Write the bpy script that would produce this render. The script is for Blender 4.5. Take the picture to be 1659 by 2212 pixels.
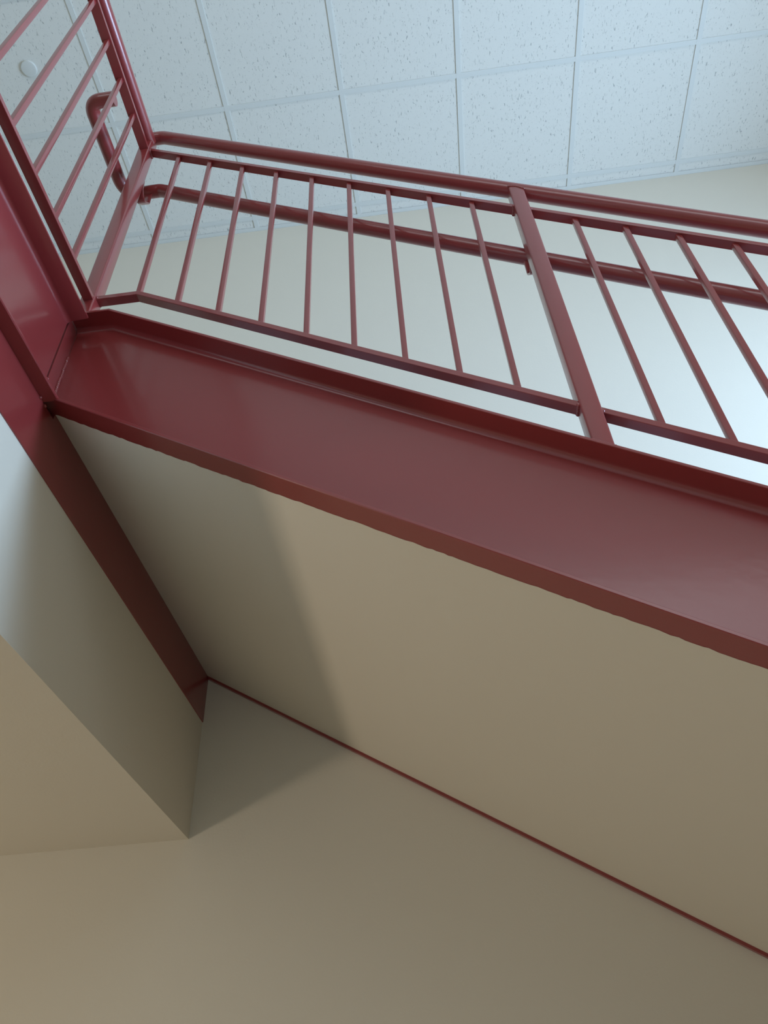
import bpy, bmesh, math, random
from mathutils import Vector, Matrix
random.seed(4)
for o in list(bpy.data.objects): bpy.data.objects.remove(o)
S = bpy.context.scene
COL = S.collection
FZ = 1.6                     # eye height: everything below is written relative to the eye level

# ------------------------------------------------------------------ camera
R = ((0.9924127299, 0.1138849990, -0.0463376790),
     (-0.1099424068, 0.6532568026, -0.7491116185),
     (-0.0550421719, 0.7485223823, 0.6608211577))
cd = bpy.data.cameras.new('camera'); cam = bpy.data.objects.new('camera', cd); COL.objects.link(cam)
cd.sensor_fit = 'HORIZONTAL'; cd.sensor_width = 36.0; cd.lens = 36.0*1648.128/1659.0
cd.clip_start = 0.02; cd.clip_end = 100
cam.matrix_world = Matrix(((R[0][0], -R[1][0], -R[2][0], 0),
                           (R[0][1], -R[1][1], -R[2][1], 0),
                           (R[0][2], -R[1][2], -R[2][2], FZ), (0, 0, 0, 1)))
S.camera = cam
S.view_settings.view_transform = 'Standard'; S.view_settings.look = 'None'
S.view_settings.gamma = 1.0; S.view_settings.use_curve_mapping = False
S.view_settings.exposure = 0.0

# ------------------------------------------------------------------ world and lights
w = bpy.data.worlds.new('sky'); S.world = w; w.use_nodes = True
w.node_tree.nodes['Background'].inputs[0].default_value = (0.62, 0.80, 1.0, 1)
w.node_tree.nodes['Background'].inputs[1].default_value = 2.0

def area(name, loc, aim, sx, sy, power, color, spread=180):
    l = bpy.data.lights.new(name, 'AREA'); l.shape = 'RECTANGLE'; l.size = sx; l.size_y = sy
    l.energy = power; l.color = color; l.spread = math.radians(spread)
    o = bpy.data.objects.new(name, l); COL.objects.link(o)
    o.location = (loc[0], loc[1], loc[2]+FZ)
    o.rotation_euler = Vector(aim).to_track_quat('-Z', 'Y').to_euler()
    return o
# daylight through the tall window beside the middle landing (right wall)
area('window_daylight', (3.24, 0.95, 1.45), (-1, 0, -0.0), 1.85, 1.9, 154, (0.48, 0.70, 1.0), 152)
# added fill behind the viewer to brighten the upper walls and ceiling
area('upstairs_fill', (0.2, -2.5, 2.75), (0, 1, 0.25), 4.6, 1.3, 46, (0.90, 0.95, 1.0))
# warm light from the lower left, source unseen; its window is added
area('hall_warm_light', (-3.40, 0.30, -0.42), (1, 0, 0), 2.2, 0.34, 26, (1.0, 0.80, 0.60))

# ------------------------------------------------------------------ materials
def newmat(name):
    m = bpy.data.materials.new(name); m.use_nodes = True
    nt = m.node_tree; b = nt.nodes['Principled BSDF']
    return m, nt, b
def paint(name, col, rough=0.9, bump=0.0, scale=60, var=0.03, coat=0.0, spec=0.5):
    m, nt, b = newmat(name)
    tc = nt.nodes.new('ShaderNodeTexCoord')
    n = nt.nodes.new('ShaderNodeTexNoise'); n.inputs['Scale'].default_value = 2.3; n.inputs['Detail'].default_value = 3
    nt.links.new(tc.outputs['Object'], n.inputs['Vector'])
    mx = nt.nodes.new('ShaderNodeMix'); mx.data_type = 'RGBA'
    mx.inputs['A'].default_value = (*[c*(1-var) for c in col], 1); mx.inputs['B'].default_value = (*[min(1, c*(1+var)) for c in col], 1)
    nt.links.new(n.outputs['Fac'], mx.inputs['Factor']); nt.links.new(mx.outputs['Result'], b.inputs['Base Color'])
    b.inputs['Roughness'].default_value = rough
    b.inputs['Specular IOR Level'].default_value = spec
    if coat:
        b.inputs['Coat Weight'].default_value = coat; b.inputs['Coat Roughness'].default_value = 0.16
    if bump:
        n2 = nt.nodes.new('ShaderNodeTexNoise'); n2.inputs['Scale'].default_value = scale; n2.inputs['Detail'].default_value = 4
        nt.links.new(tc.outputs['Object'], n2.inputs['Vector'])
        bp = nt.nodes.new('ShaderNodeBump'); bp.inputs['Strength'].default_value = bump; bp.inputs['Distance'].default_value = 0.002
        nt.links.new(n2.outputs['Fac'], bp.inputs['Height']); nt.links.new(bp.outputs['Normal'], b.inputs['Normal'])
        if coat: nt.links.new(bp.outputs['Normal'], b.inputs['Coat Normal'])
    return m
M_RED = paint('oxide_red_gloss_paint', (0.262, 0.034, 0.034), rough=0.36, bump=0.08, scale=38, var=0.04, coat=0.75)
M_WALL = paint('cream_wall_paint', (0.74, 0.70, 0.60), rough=0.85, bump=0.15, scale=140, var=0.015, spec=0.3)
M_WHITE = paint('white_metal_paint', (0.68, 0.70, 0.67), rough=0.55, var=0.01)
M_FLOOR = paint('buff_floor_vinyl', (0.46, 0.40, 0.31), rough=0.5, var=0.08)
M_STEP = paint('grey_stair_tread', (0.25, 0.25, 0.25), rough=0.7, var=0.06)
M_ALU = paint('window_aluminium', (0.55, 0.56, 0.58), rough=0.4, var=0.02)
m, nt, b = newmat('window_glass'); M_GLASS = m
b.inputs['Base Color'].default_value = (0.95, 0.98, 1, 1); b.inputs['Transmission Weight'].default_value = 1; b.inputs['Roughness'].default_value = 0.02; b.inputs['IOR'].default_value = 1.45
m, nt, b = newmat('lamp_diffuser'); M_LAMP = m
b.inputs['Base Color'].default_value = (0.9, 0.85, 0.75, 1); b.inputs['Emission Color'].default_value = (1, 0.82, 0.6, 1); b.inputs['Emission Strength'].default_value = 2

def tile_material():
    m, nt, b = newmat('fissured_ceiling_tile'); L = nt.links.new
    tc = nt.nodes.new('ShaderNodeTexCoord')
    def pits(scale, rotz, stretch, lo, hi):
        mp = nt.nodes.new('ShaderNodeMapping'); mp.inputs['Rotation'].default_value = (0, 0, rotz)
        mp.inputs['Scale'].default_value = (1, stretch, 1)
        L(tc.outputs['Object'], mp.inputs['Vector'])
        n = nt.nodes.new('ShaderNodeTexNoise'); n.inputs['Scale'].default_value = scale; n.inputs['Detail'].default_value = 1.5
        n.inputs['Distortion'].default_value = 0.8
        L(mp.outputs['Vector'], n.inputs['Vector'])
        r = nt.nodes.new('ShaderNodeMapRange'); r.inputs['From Min'].default_value = lo; r.inputs['From Max'].default_value = hi
        L(n.outputs['Fac'], r.inputs['Value']); return r
    a = pits(150, 0.35, 0.30, 0.665, 0.73); c = pits(120, -0.5, 0.34, 0.68, 0.75); d = pits(230, 0.0, 0.5, 0.68, 0.78)
    mx = nt.nodes.new('ShaderNodeMath'); mx.operation = 'MAXIMUM'; L(a.outputs[0], mx.inputs[0]); L(c.outputs[0], mx.inputs[1])
    mx2 = nt.nodes.new('ShaderNodeMath'); mx2.operation = 'MAXIMUM'; L(mx.outputs[0], mx2.inputs[0]); L(d.outputs[0], mx2.inputs[1])
    cm = nt.nodes.new('ShaderNodeMix'); cm.data_type = 'RGBA'
    cm.inputs['A'].default_value = (0.75, 0.75, 0.70, 1); cm.inputs['B'].default_value = (0.45, 0.46, 0.44, 1)
    L(mx2.outputs[0], cm.inputs['Factor']); L(cm.outputs['Result'], b.inputs['Base Color'])
    b.inputs['Roughness'].default_value = 0.95; b.inputs['Specular IOR Level'].default_value = 0.2
    sb = nt.nodes.new('ShaderNodeMath'); sb.operation = 'SUBTRACT'; sb.inputs[0].default_value = 1; L(mx2.outputs[0], sb.inputs[1])
    bp = nt.nodes.new('ShaderNodeBump'); bp.inputs['Strength'].default_value = 0.5; bp.inputs['Distance'].default_value = 0.002
    L(sb.outputs[0], bp.inputs['Height']); L(bp.outputs['Normal'], b.inputs['Normal'])
    return m
M_TILE = tile_material()

# ------------------------------------------------------------------ mesh helpers
def box(bm, x0, x1, y0, y1, z0, z1, bev=0.0):
    r = bmesh.ops.create_cube(bm, size=1)
    vs = r['verts']
    bmesh.ops.scale(bm, vec=(x1-x0, y1-y0, z1-z0), verts=vs)
    bmesh.ops.translate(bm, vec=((x0+x1)/2, (y0+y1)/2, (z0+z1)/2), verts=vs)
    if bev:
        es = list({e for v in vs for e in v.link_edges})
        bmesh.ops.bevel(bm, geom=es, offset=bev, segments=2, affect='EDGES', profile=0.5)
def sweep(bm, prof, pts, side, up):
    """prof: closed 2D outline (u along 'side', v along the in-plane normal). Planar path, mitred knees."""
    side = Vector(side).normalized(); pts = [Vector(p) for p in pts]; n = len(pts); rings = []
    for i, p in enumerate(pts):
        d0 = (pts[i]-pts[i-1]).normalized() if i else None
        d1 = (pts[i+1]-pts[i]).normalized() if i < n-1 else None
        d = ((d0 or d1)+(d1 or d0)).normalized()
        k = 1.0 if (d0 is None or d1 is None) else 1/max(0.2, math.cos(d0.angle(d1)/2))
        nv = side.cross(d).normalized()
        if nv.dot(Vector(up)) < 0: nv = -nv
        rings.append([bm.verts.new(p+side*u+nv*v*k) for u, v in prof])
    for a, b_ in zip(rings, rings[1:]):
        for j in range(len(prof)):
            bm.faces.new((a[j], a[(j+1) % len(prof)], b_[(j+1) % len(prof)], b_[j]))
    bm.faces.new(rings[0][::-1]); bm.faces.new(rings[-1])
def rrect(wd, ht, r, seg=3, cu=0.0, cv=0.0):
    out = []
    for cx, cy, a0 in ((wd/2-r, ht/2-r, 0), (-wd/2+r, ht/2-r, 90), (-wd/2+r, -ht/2+r, 180), (wd/2-r, -ht/2+r, 270)):
        for k in range(seg+1):
            a = math.radians(a0+90*k/seg); out.append((cu+cx+r*math.cos(a), cv+cy+r*math.sin(a)))
    return out
def round_path(pts, radii, seg=10):
    pts = [Vector(p) for p in pts]; out = [pts[0]]
    for i in range(1, len(pts)-1):
        r = radii[i-1]; p = pts[i]; a = (pts[i-1]-p).normalized(); b_ = (pts[i+1]-p).normalized()
        th = a.angle(b_); t = min(r/math.tan(th/2), 0.49*(pts[i-1]-p).length, 0.49*(pts[i+1]-p).length)
        s0 = p+a*t; s1 = p+b_*t
        for k in range(seg+1):
            u = k/seg; out.append(s0*(1-u)**2+p*2*u*(1-u)+s1*u*u)
    out.append(pts[-1]); return out
def tube(bm, pts, r, seg=32, caps=True):
    pts = [Vector(p) for p in pts]; n = len(pts); rings = []
    d = (pts[1]-pts[0]).normalized(); nv = d.orthogonal().normalized()
    for i, p in enumerate(pts):
        dn = ((pts[i]-pts[i-1]).normalized() if i else d)
        de = ((pts[i+1]-pts[i]).normalized() if i < n-1 else dn)
        t = (dn+de).normalized(); k = 1/max(0.3, math.cos(dn.angle(de)/2))
        nv = (nv-t*nv.dot(t)).normalized(); bv = t.cross(nv)
        ring = []
        for j in range(seg):
            a = 2*math.pi*j/seg; ring.append(bm.verts.new(p+(nv*math.cos(a)+bv*math.sin(a))*r))
        rings.append(ring)
    for a, b_ in zip(rings, rings[1:]):
        for j in range(seg): bm.faces.new((a[j], a[(j+1) % seg], b_[(j+1) % seg], b_[j]))
    if caps: bm.faces.new(rings[0][::-1]); bm.faces.new(rings[-1])
def prism(bm, outline, axis, a0, a1):
    """outline in the plane normal to 'axis' ('y': (x,z), 'x': (y,z)), extruded from a0 to a1"""
    f = (lambda p, a: (p[0], a, p[1])) if axis == 'y' else (lambda p, a: (a, p[0], p[1]))
    A = [bm.verts.new(f(p, a0)) for p in outline]; B = [bm.verts.new(f(p, a1)) for p in outline]
    n = len(outline)
    for j in range(n): bm.faces.new((A[j], A[(j+1) % n], B[(j+1) % n], B[j]))
    bm.faces.new(A[::-1]); bm.faces.new(B)
def bead(bm, p, r, sq=(1, 1, 1)):
    g = bmesh.ops.create_icosphere(bm, subdivisions=2, radius=r)['verts']
    bmesh.ops.scale(bm, vec=sq, verts=g); bmesh.ops.translate(bm, vec=p, verts=g)

def obj(name, bm, mat, parent=None, smooth=False, origin=None):
    bmesh.ops.recalc_face_normals(bm, faces=bm.faces)
    me = bpy.data.meshes.new(name); bm.to_mesh(me); bm.free()
    if parent is not None:
        off = Vector(parent.location); q = parent.parent
        while q is not None: off += Vector(q.location); q = q.parent
    else:
        off = Vector(origin)+Vector((0, 0, FZ)) if origin else Vector((0, 0, 0))
    for v in me.vertices: v.co = v.co+Vector((0, 0, FZ))-off
    me.materials.append(mat)
    if smooth:
        for p in me.polygons: p.use_smooth = True
        try: me.set_sharp_from_angle(angle=math.radians(38))
        except Exception: pass
    o = bpy.data.objects.new(name, me); COL.objects.link(o)
    if parent is not None: o.parent = parent
    else: o.location = off
    return o
def thing(name, label, cat, loc, group=None):
    o = bpy.data.objects.new(name, None); COL.objects.link(o); o.empty_display_size = 0.1
    o.location = (loc[0], loc[1], loc[2]+FZ); o['label'] = label; o['category'] = cat
    if group: o['group'] = group
    return o
def tag(o, label, cat, group=None):
    o['label'] = label; o['category'] = cat
    if group: o['group'] = group
    return o
def struct(name, bm, mat, parent=None, **k):
    o = obj(name, bm, mat, parent, **k)
    if parent is None: o['kind'] = 'structure'
    return o
def NB(): return bmesh.new()

# ------------------------------------------------------------------ measured planes (metres, eye at 0)
YW = 2.207            # face of the long wall
XB = -0.787           # bulkhead face (edge of the upper floor)
ZC = 4.262            # ceiling grid flange
ZS = 0.776            # lower ceiling / soffit under the upper floor
ZF = -FZ              # floor
XL, XR, YF = -3.5, 3.35, -2.6
M, A = -0.6182, 0.8136          # underside of the flight: z = A + M x
H = 0.3605                      # vertical depth of the stringer
YT, YBK = 0.9765, 1.031         # flange toe / channel back
XE = 2.05                       # foot of the flight (middle landing)
s = lambda x: A+M*x

# ------------------------------------------------------------------ structure
bm = NB(); box(bm, XL-.2, XR+.2, YW, YW+.15, ZF-.1, ZC+.3); struct('wall_back', bm, M_WALL)
bm = NB(); box(bm, XL-.2, XR+.2, YF-.15, YF, ZF-.1, ZC+.3); struct('wall_front', bm, M_WALL)
bm = NB(); box(bm, XL-.2, XR+.2, YF-.15, YW+.15, ZF-.1, ZF); struct('floor', bm, M_FLOOR)
# left wall with an opening for the added low window
LY0, LY1, LZ0, LZ1 = -0.85, 1.45, -0.60, -0.24
bm = NB()
box(bm, XL-.15, XL, YF, LY0, ZF, ZC+.3); box(bm, XL-.15, XL, LY1, YW, ZF, ZC+.3)
box(bm, XL-.15, XL, LY0, LY1, ZF, LZ0); box(bm, XL-.15, XL, LY0, LY1, LZ1, ZC+.3)
struct('wall_left', bm, M_WALL)
# right wall with the tall stair window
RY0, RY1, RZ0, RZ1 = 0.0, 1.9, 0.45, 2.45
bm = NB()
box(bm, XR, XR+.15, YF, RY0, ZF, ZC+.3); box(bm, XR, XR+.15, RY1, YW, ZF, ZC+.3)
box(bm, XR, XR+.15, RY0, RY1, ZF, RZ0); box(bm, XR, XR+.15, RY0, RY1, RZ1, ZC+.3)
struct('wall_right', bm, M_WALL)
def window(name, x, y0, y1, z0, z1, ny, nz):
    bm = NB(); t = 0.05
    box(bm, x-.03, x+.03, y0, y0+t, z0, z1); box(bm, x-.03, x+.03, y1-t, y1, z0, z1)
    box(bm, x-.03, x+.03, y0+t, y1-t, z0, z0+t); box(bm, x-.03, x+.03, y0+t, y1-t, z1-t, z1)
    for k in range(1, ny): yy = y0+(y1-y0)*k/ny; box(bm, x-.02, x+.02, yy-.02, yy+.02, z0+t, z1-t)
    for k in range(1, nz): zz = z0+(z1-z0)*k/nz; box(bm, x-.02, x+.02, y0+t, y1-t, zz-.02, zz+.02)
    o = struct(name, bm, M_ALU)
    bm = NB(); box(bm, x+.0305, x+.036, y0+.01, y1-.01, z0+.01, z1-.01); g = obj('window_pane', bm, M_GLASS); g.parent = o
    return o
window('window_1', XR+.08, RY0, RY1, RZ0, RZ1, 2, 3)
window('window_added', XL-.08, LY0, LY1, LZ0, LZ1, 3, 1)  # unseen window, added as a place for the warm hall light

# upper floor: slab edge (bulkhead) and the plastered lower ceiling under it
bm = NB(); box(bm, XL, XB-.02, YF, YW, ZS+.02, 1.60); struct('floor_upper', bm, M_FLOOR)
bm = NB(); box(bm, XL, XB-.0195, YF, YW, ZS, ZS+.02); struct('ceiling_lower', bm, M_WALL)
bm = NB(); box(bm, XB-.0195, XB, YF, YW, ZS, 1.139, 0.0); struct('wall_bulkhead', bm, M_WALL)

# suspended ceiling: tiles with a lay-in T grid and a wall angle
bm = NB(); box(bm, XL, XR, YF, YW, ZC+.0045, ZC+.05); ceil = struct('ceiling', bm, M_TILE)
bm = NB(); X0, Y0, T = -0.8069, 0.9074, 0.6096
for i in range(-5, 8):
    x = X0+i*T
    if XL < x < XR: box(bm, x-.012, x+.012, YF, YW-.02, ZC-.0005, ZC+.02)
for j in range(-6, 3):
    y = Y0+j*T
    if YF < y < YW: box(bm, XL, XR, y-.0118, y+.0118, ZC, ZC+.02)
g = obj('ceiling_grid', bm, M_WHITE); g.parent = ceil
bm = NB(); box(bm, XL, XR, YW-.022, YW, ZC-.001, ZC+.002); box(bm, XL, XR, YW-.0015, YW, ZC-.001, ZC+.02)
g = obj('wall_angle', bm, M_WHITE); g.parent = ceil

# concealed sprinkler cover on the ceiling
bm = NB()
prof = [(0.0, -.0075), (.030, -.0072), (.036, -.006), (.0375, -.003), (.0375, .006)]
rings = []
for k in range(48):
    a = 2*math.pi*k/48; rings.append([bm.verts.new((-1.727+r*math.cos(a), 1.205+r*math.sin(a), ZC+z)) for r, z in prof[1:]])
cen = bm.verts.new((-1.727, 1.205, ZC+prof[0][1]))
for k in range(48):
    a, b_ = rings[k], rings[(k+1) % 48]
    bm.faces.new((cen, b_[0], a[0]))
    for j in range(3): bm.faces.new((a[j], b_[j], b_[j+1], a[j+1]))
t = obj('sprinkler_cover', bm, M_WHITE, smooth=True, origin=(-1.727, 1.205, ZC))
tag(t, 'small round white sprinkler cover plate on a ceiling tile behind the upper balusters', 'sprinkler')

# ------------------------------------------------------------------ header plate under the floor edge
bm = NB(); box(bm, XB-.019, XB+.003, YF, YW-.001, 1.1385, 1.283, 0.0008)
box(bm, XB-.019, XB+.0029, 1.03, YW-.001, 1.27, 1.34)
t = obj('header_beam', bm, M_RED, origin=(XB, 0, 1.14))
tag(t, 'dark red steel header beam running under the stair to the back wall', 'beam')

# ------------------------------------------------------------------ floor edge channel (left, overhead)
def channel_profile(ht, fl, tw=0.007, tf=0.0075, fil=0.012):
    """u: 0 at the back, fl at the toes; v: 0 bottom .. ht top"""
    P = [(0, 0), (fl-.002, 0), (fl, .002), (fl, tf-.001), (fl-.0015, tf)]
    for k in range(6):
        a = math.radians(270-90*k/5); P.append((tw+fil+fil*math.cos(a), tf+.0035+fil+fil*math.sin(a)))
    for k in range(6):
        a = math.radians(180-90*k/5); P.append((tw+fil+fil*math.cos(a), ht-tf-.0035-fil+fil*math.sin(a)))
    P += [(fl-.0015, ht-tf), (fl, ht-tf+.001), (fl, ht-.002), (fl-.002, ht), (0, ht)]
    return P
t = thing('floor_edge_channel', 'bright red steel channel along the upper floor edge at far left', 'beam', (-.78, .98, 1.283))
bm = NB(); sweep(bm, channel_profile(.308, .056), [(-.807, YF, 1.283), (-.807, .9815, 1.283)], (1, 0, 0), (0, 0, 1))
obj('channel', bm, M_RED, t, smooth=True)
bm = NB(); box(bm, -.8125, -.7985, .9865, 1.0305, 1.312, 1.6065, .0015)
obj('end_plate', bm, M_RED, t)
def weld(beads, parent):
    bm = NB()
    for b_ in beads: bead(bm, *b_)
    return obj('weld_bead', bm, M_RED, parent, smooth=True)
weld([((-.797, 1.0225+random.uniform(-.001, .001), 1.33+.006*k), .0040, (1, 1, 1.5)) for k in range(28)], t)
weld([((-.797, .984, 1.352), .0045), ((-.797, .9845, 1.359), .0045), ((-.797, .9835, 1.366), .0045)], t)
for p in ((-.7835, .967, 1.281), (-.7835, .990, 1.281)): weld([(p, .004)], t)

# ------------------------------------------------------------------ the flight
t = thing('stair_flight', 'red steel stair flight with cream plastered underside against the back wall', 'stairs', (XE, 1.6, s(XE)))
ang = math.atan(-M); ca = math.cos(ang)
XK = -0.702; ZK = s(XK)+H; XS = -0.797
def flange_prof(fl, tf, tw, up):   # flange with fillet, u: 0 back .. fl toe ; v: 0 outer face .. inwards
    P = [(0, 0), (fl-.0015, 0), (fl, .0015), (fl, tf-.001), (fl-.001, tf)]
    f = .012
    for k in range(6):
        a = math.radians(270-90*k/5); P.append((tw+f+f*math.cos(a), tf+.003+f+f*math.sin(a)))
    P += [(0, tf+.003+f)]
    return [(u, v if up else -v) for u, v in P]
W_, TW, TF = YBK-YT, .007, .0075
bm = NB()
# web plate
web = [(XS, s(XS)+.004/ca), (XE, s(XE)+.004/ca), (XE, s(XE)+H-.004/ca), (XK, ZK-.004/ca), (XS, ZK-.004)]
prism(bm, web, 'y', YBK-TW, YBK-.0002)
# flanges: side vector (0,-1,0) so that u grows towards the viewer
sweep(bm, flange_prof(W_, TF, TW, True), [(XS, YBK, s(XS)), (XE, YBK, s(XE))], (0, -1, 0), (0, 0, 1))
sweep(bm, flange_prof(W_, TF, TW, False), [(XS, YBK, ZK), (XK, YBK, ZK), (XE, YBK, s(XE)+H)], (0, -1, 0), (0, 0, 1))
obj('stringer', bm, M_RED, t, smooth=True)
# wall-side stringer (only its lower edge shows)
bm = NB()
prism(bm, [(XB+.004, s(XB)-.010), (XE, s(XE)-.010), (XE, s(XE)+H), (XK, ZK), (XB+.004, ZK)], 'y', YW-.0125, YW-.001)
obj('wall_stringer', bm, M_RED, t)
# plastered underside
bm = NB()
prism(bm, [(XB+.0031, s(XB)-.001), (XB+.012, s(XB)-.006), (XE, s(XE)+.0006), (XE, s(XE)+.02), (XB+.0031, s(XB)+.02)], 'y', YBK, YW-.0125)
obj('soffit_panel', bm, M_WALL, t)['label'] = 'cream painted plaster underside of the stair'
# ragged edge where the cream paint meets the red flange
bm = NB(); prev = None; x = XB+.004
while x < 1.3:
    j_ = random.choice((0, .0004, .0008, .0015))+random.uniform(0, .0008) if random.random() < .8 else .0028
    a = bm.verts.new((x, YBK+.004, s(x)-.0004)); b_ = bm.verts.new((x, YBK-j_, s(x)-.0004))
    if prev: bm.faces.new((prev[0], a, b_, prev[1]))
    prev = (a, b_); x += random.uniform(.004, .016)
obj('paint_edge', bm, M_WALL, t)
# steps
bm = NB(); n = 10; rise = 0.1745; run = rise/(-M)
x = XS; z = 1.50
pts = [(x, z)]
while x+run < XE: pts += [(x+run, z), (x+run, z-rise)]; x += run; z -= rise
pts += [(XE, z), (XE, s(XE)+.02), (XS, s(XS)+.02)]
prism(bm, pts, 'y', YBK+.0005, YW-.013)
obj('steps', bm, M_STEP, t)
# middle landing the flight comes down to (beyond the right edge)
ztop = z
bm = NB(); box(bm, XE+.002, XR-.002, -.3, YW-.002, s(XE)-.03, ztop)
struct('floor_landing', bm, M_WALL)

# ------------------------------------------------------------------ stair railing
YR = 1.002
def square_post(x, y, z0, z1, w_=.038):
    bm = NB(); sweep(bm, rrect(w_, w_, .0045, 3), [(x, y, z0), (x, y, z1)], (1, 0, 0), (0, 1, 0)); return bm
def baluster(x, y, z0, z1):
    bm = NB(); sweep(bm, rrect(.0127, .0127, .0012, 2), [(x, y, z0), (x, y, z1)], (1, 0, 0), (0, 1, 0)); return bm
KC, CC = -.6390, 2.1755          # cap rail
KS, CS = -.6256, 2.0630          # sub rail centre line (height 12.7 mm)
KB, CB = -.6185, 1.2835          # bottom rail centre line
cap = lambda x: CC+KC*x
sub = lambda x: CS+KS*x
bot = lambda x: CB+KB*x
POSTS = [-.774, .328, 1.427]
XEND = POSTS[-1]+.35
rail = thing('stair_railing', 'dull red steel railing of slim balusters descending beside the stair flight', 'railing', (.328, YR, s(.328)+H))
bm = NB()
kx = -.7305
tube(bm, round_path([(-.770, YR, cap(kx)), (kx, YR, cap(kx)), (XEND, YR, cap(XEND))], [.05], 6), .0206, 40)
obj('cap_rail', bm, M_RED, rail, smooth=True)
bm = NB(); sweep(bm, rrect(.0235, .0127, .0012, 2), [(-.765, YR, sub(-.765)), (XEND, YR, sub(XEND))], (0, 1, 0), (0, 0, 1))
obj('top_channel', bm, M_RED, rail)
bm = NB(); kb = -.651
sweep(bm, rrect(.0235, .0140, .0012, 2), [(-.765, YR, bot(kb)), (kb, YR, bot(kb)), (XEND, YR, bot(XEND))], (0, 1, 0), (0, 0, 1))
obj('bottom_channel', bm, M_RED, rail)
for i, x in enumerate(POSTS):
    z0 = ZK-.001 if i == 0 else s(x-.019)+H-.002
    bm = square_post(x, YR, ZK+.0003 if i == 0 else 0, 2.618 if i == 0 else cap(x)-.004)
    if i:
        for v in bm.verts:
            if v.co.z < .01: v.co.z = s(v.co.x)+H+.0003
    p = obj('post', bm, M_RED, rail, smooth=True)
    for zz in ((sub(x) if i else 2.53), (bot(x) if i else 1.690)):
        for sx in (-1, 1):
            if i == 0 and sx < 0: continue
            weld([((x+sx*.0195, YR-.012+.004*q, zz-(-KS)*sx*.0195*(1 if i else 0)-.004), .0038, (1.2, 1, 1.5)) for q in range(7)], p)
    if i:
        weld([((x-.018+.003*q, YR-.0195, s(x-.018+.003*q)+H+.0022), .0028) for q in range(13)], p)
        weld([((x-.018+.003*q, YR-.0185, cap(x-.018+.003*q)-.011-.006*abs(q-6)/6), .0034) for q in range(13)], p)
b0 = None
SP = .1075
for bay in range(2):
    for k in range(9):
        x = POSTS[bay]+.121+SP*k + (0 if bay == 0 else -.003)
        if b0 is None:
            z0 = bot(x)
            b0 = obj('baluster', baluster(x, YR, bot(x)+.004, sub(x)-.003), M_RED, rail, smooth=True); bx = x
            continue
        c = b0.copy(); COL.objects.link(c); c.parent = rail
        c.location = (x-bx, 0, bot(x)-bot(bx))

# ------------------------------------------------------------------ railing of the upper floor edge
XP = -.7695
lr = thing('landing_railing', 'red level guard railing along the upper floor edge at top left', 'railing', (XP, .4, 1.591))
bm = NB(); tube(bm, [(XP, YF+.01, 2.607), (XP, YR-.004, 2.607)], .0210, 40); obj('cap_rail', bm, M_RED, lr, smooth=True)
bm = NB(); sweep(bm, rrect(.0285, .0127, .0012, 2), [(XP-.0015, YF+.01, 2.532), (XP-.0015, YR-.017, 2.532)], (1, 0, 0), (0, 0, 1)); obj('top_channel', bm, M_RED, lr)
bm = NB(); sweep(bm, rrect(.0250, .0127, .0012, 2), [(XP, YF+.01, 1.674), (XP, YR-.017, 1.674)], (1, 0, 0), (0, 0, 1)); obj('bottom_channel', bm, M_RED, lr)
for py in (-.10, -1.2, -2.3):
    bm = square_post(XP, py, 1.588, 2.60); obj('post', bm, M_RED, lr, smooth=True)
c0 = None; ys = [.881-.1027*k for k in range(9)]+[-.10-.121-.1075*k for k in range(9)]
for y in ys:
    if c0 is None:
        c0 = obj('baluster', baluster(XP, y, 1.678, 2.528), M_RED, lr, smooth=True); y0 = y; continue
    c = c0.copy(); COL.objects.link(c); c.parent = lr; c.location = (0, y-y0, 0)

# ------------------------------------------------------------------ handrail behind the balusters
YH = 1.077; KH, CH = -.6246, 1.966
hz = CH-KH*.7315
hr = thing('handrail', 'round dark red handrail behind the balusters, curling back at its upper end', 'handrail', (-.7315, YH, hz))
pts = round_path([(XEND, YH, CH+KH*XEND), (-.7315, YH, hz), (-.849, YH, hz), (-.850, .793, hz), (XP-.004, .793, hz)], [.03, .062, .070], 14)
bm = NB(); tube(bm, pts, .0206, 40); obj('pipe', bm, M_RED, hr, smooth=True)
def bracket(x, z):
    bm = NB(); path = [(x, YR+.0195, z-.045), (x, YR+.024, z-.085), (x, YR+.048, z-.118), (x, YH+.002, z-.075), (x, YH, z-.0205)]
    sweep(bm, rrect(.026, .006, .002, 2), round_path(path, [.02, .016, .02], 6), (1, 0, 0), (0, 0, 1)); return bm
for x in POSTS:
    z = hz if x < -.7 else CH+KH*x
    obj('bracket', bracket(x+.004 if x < -.7 else x, z), M_RED, hr, smooth=True)
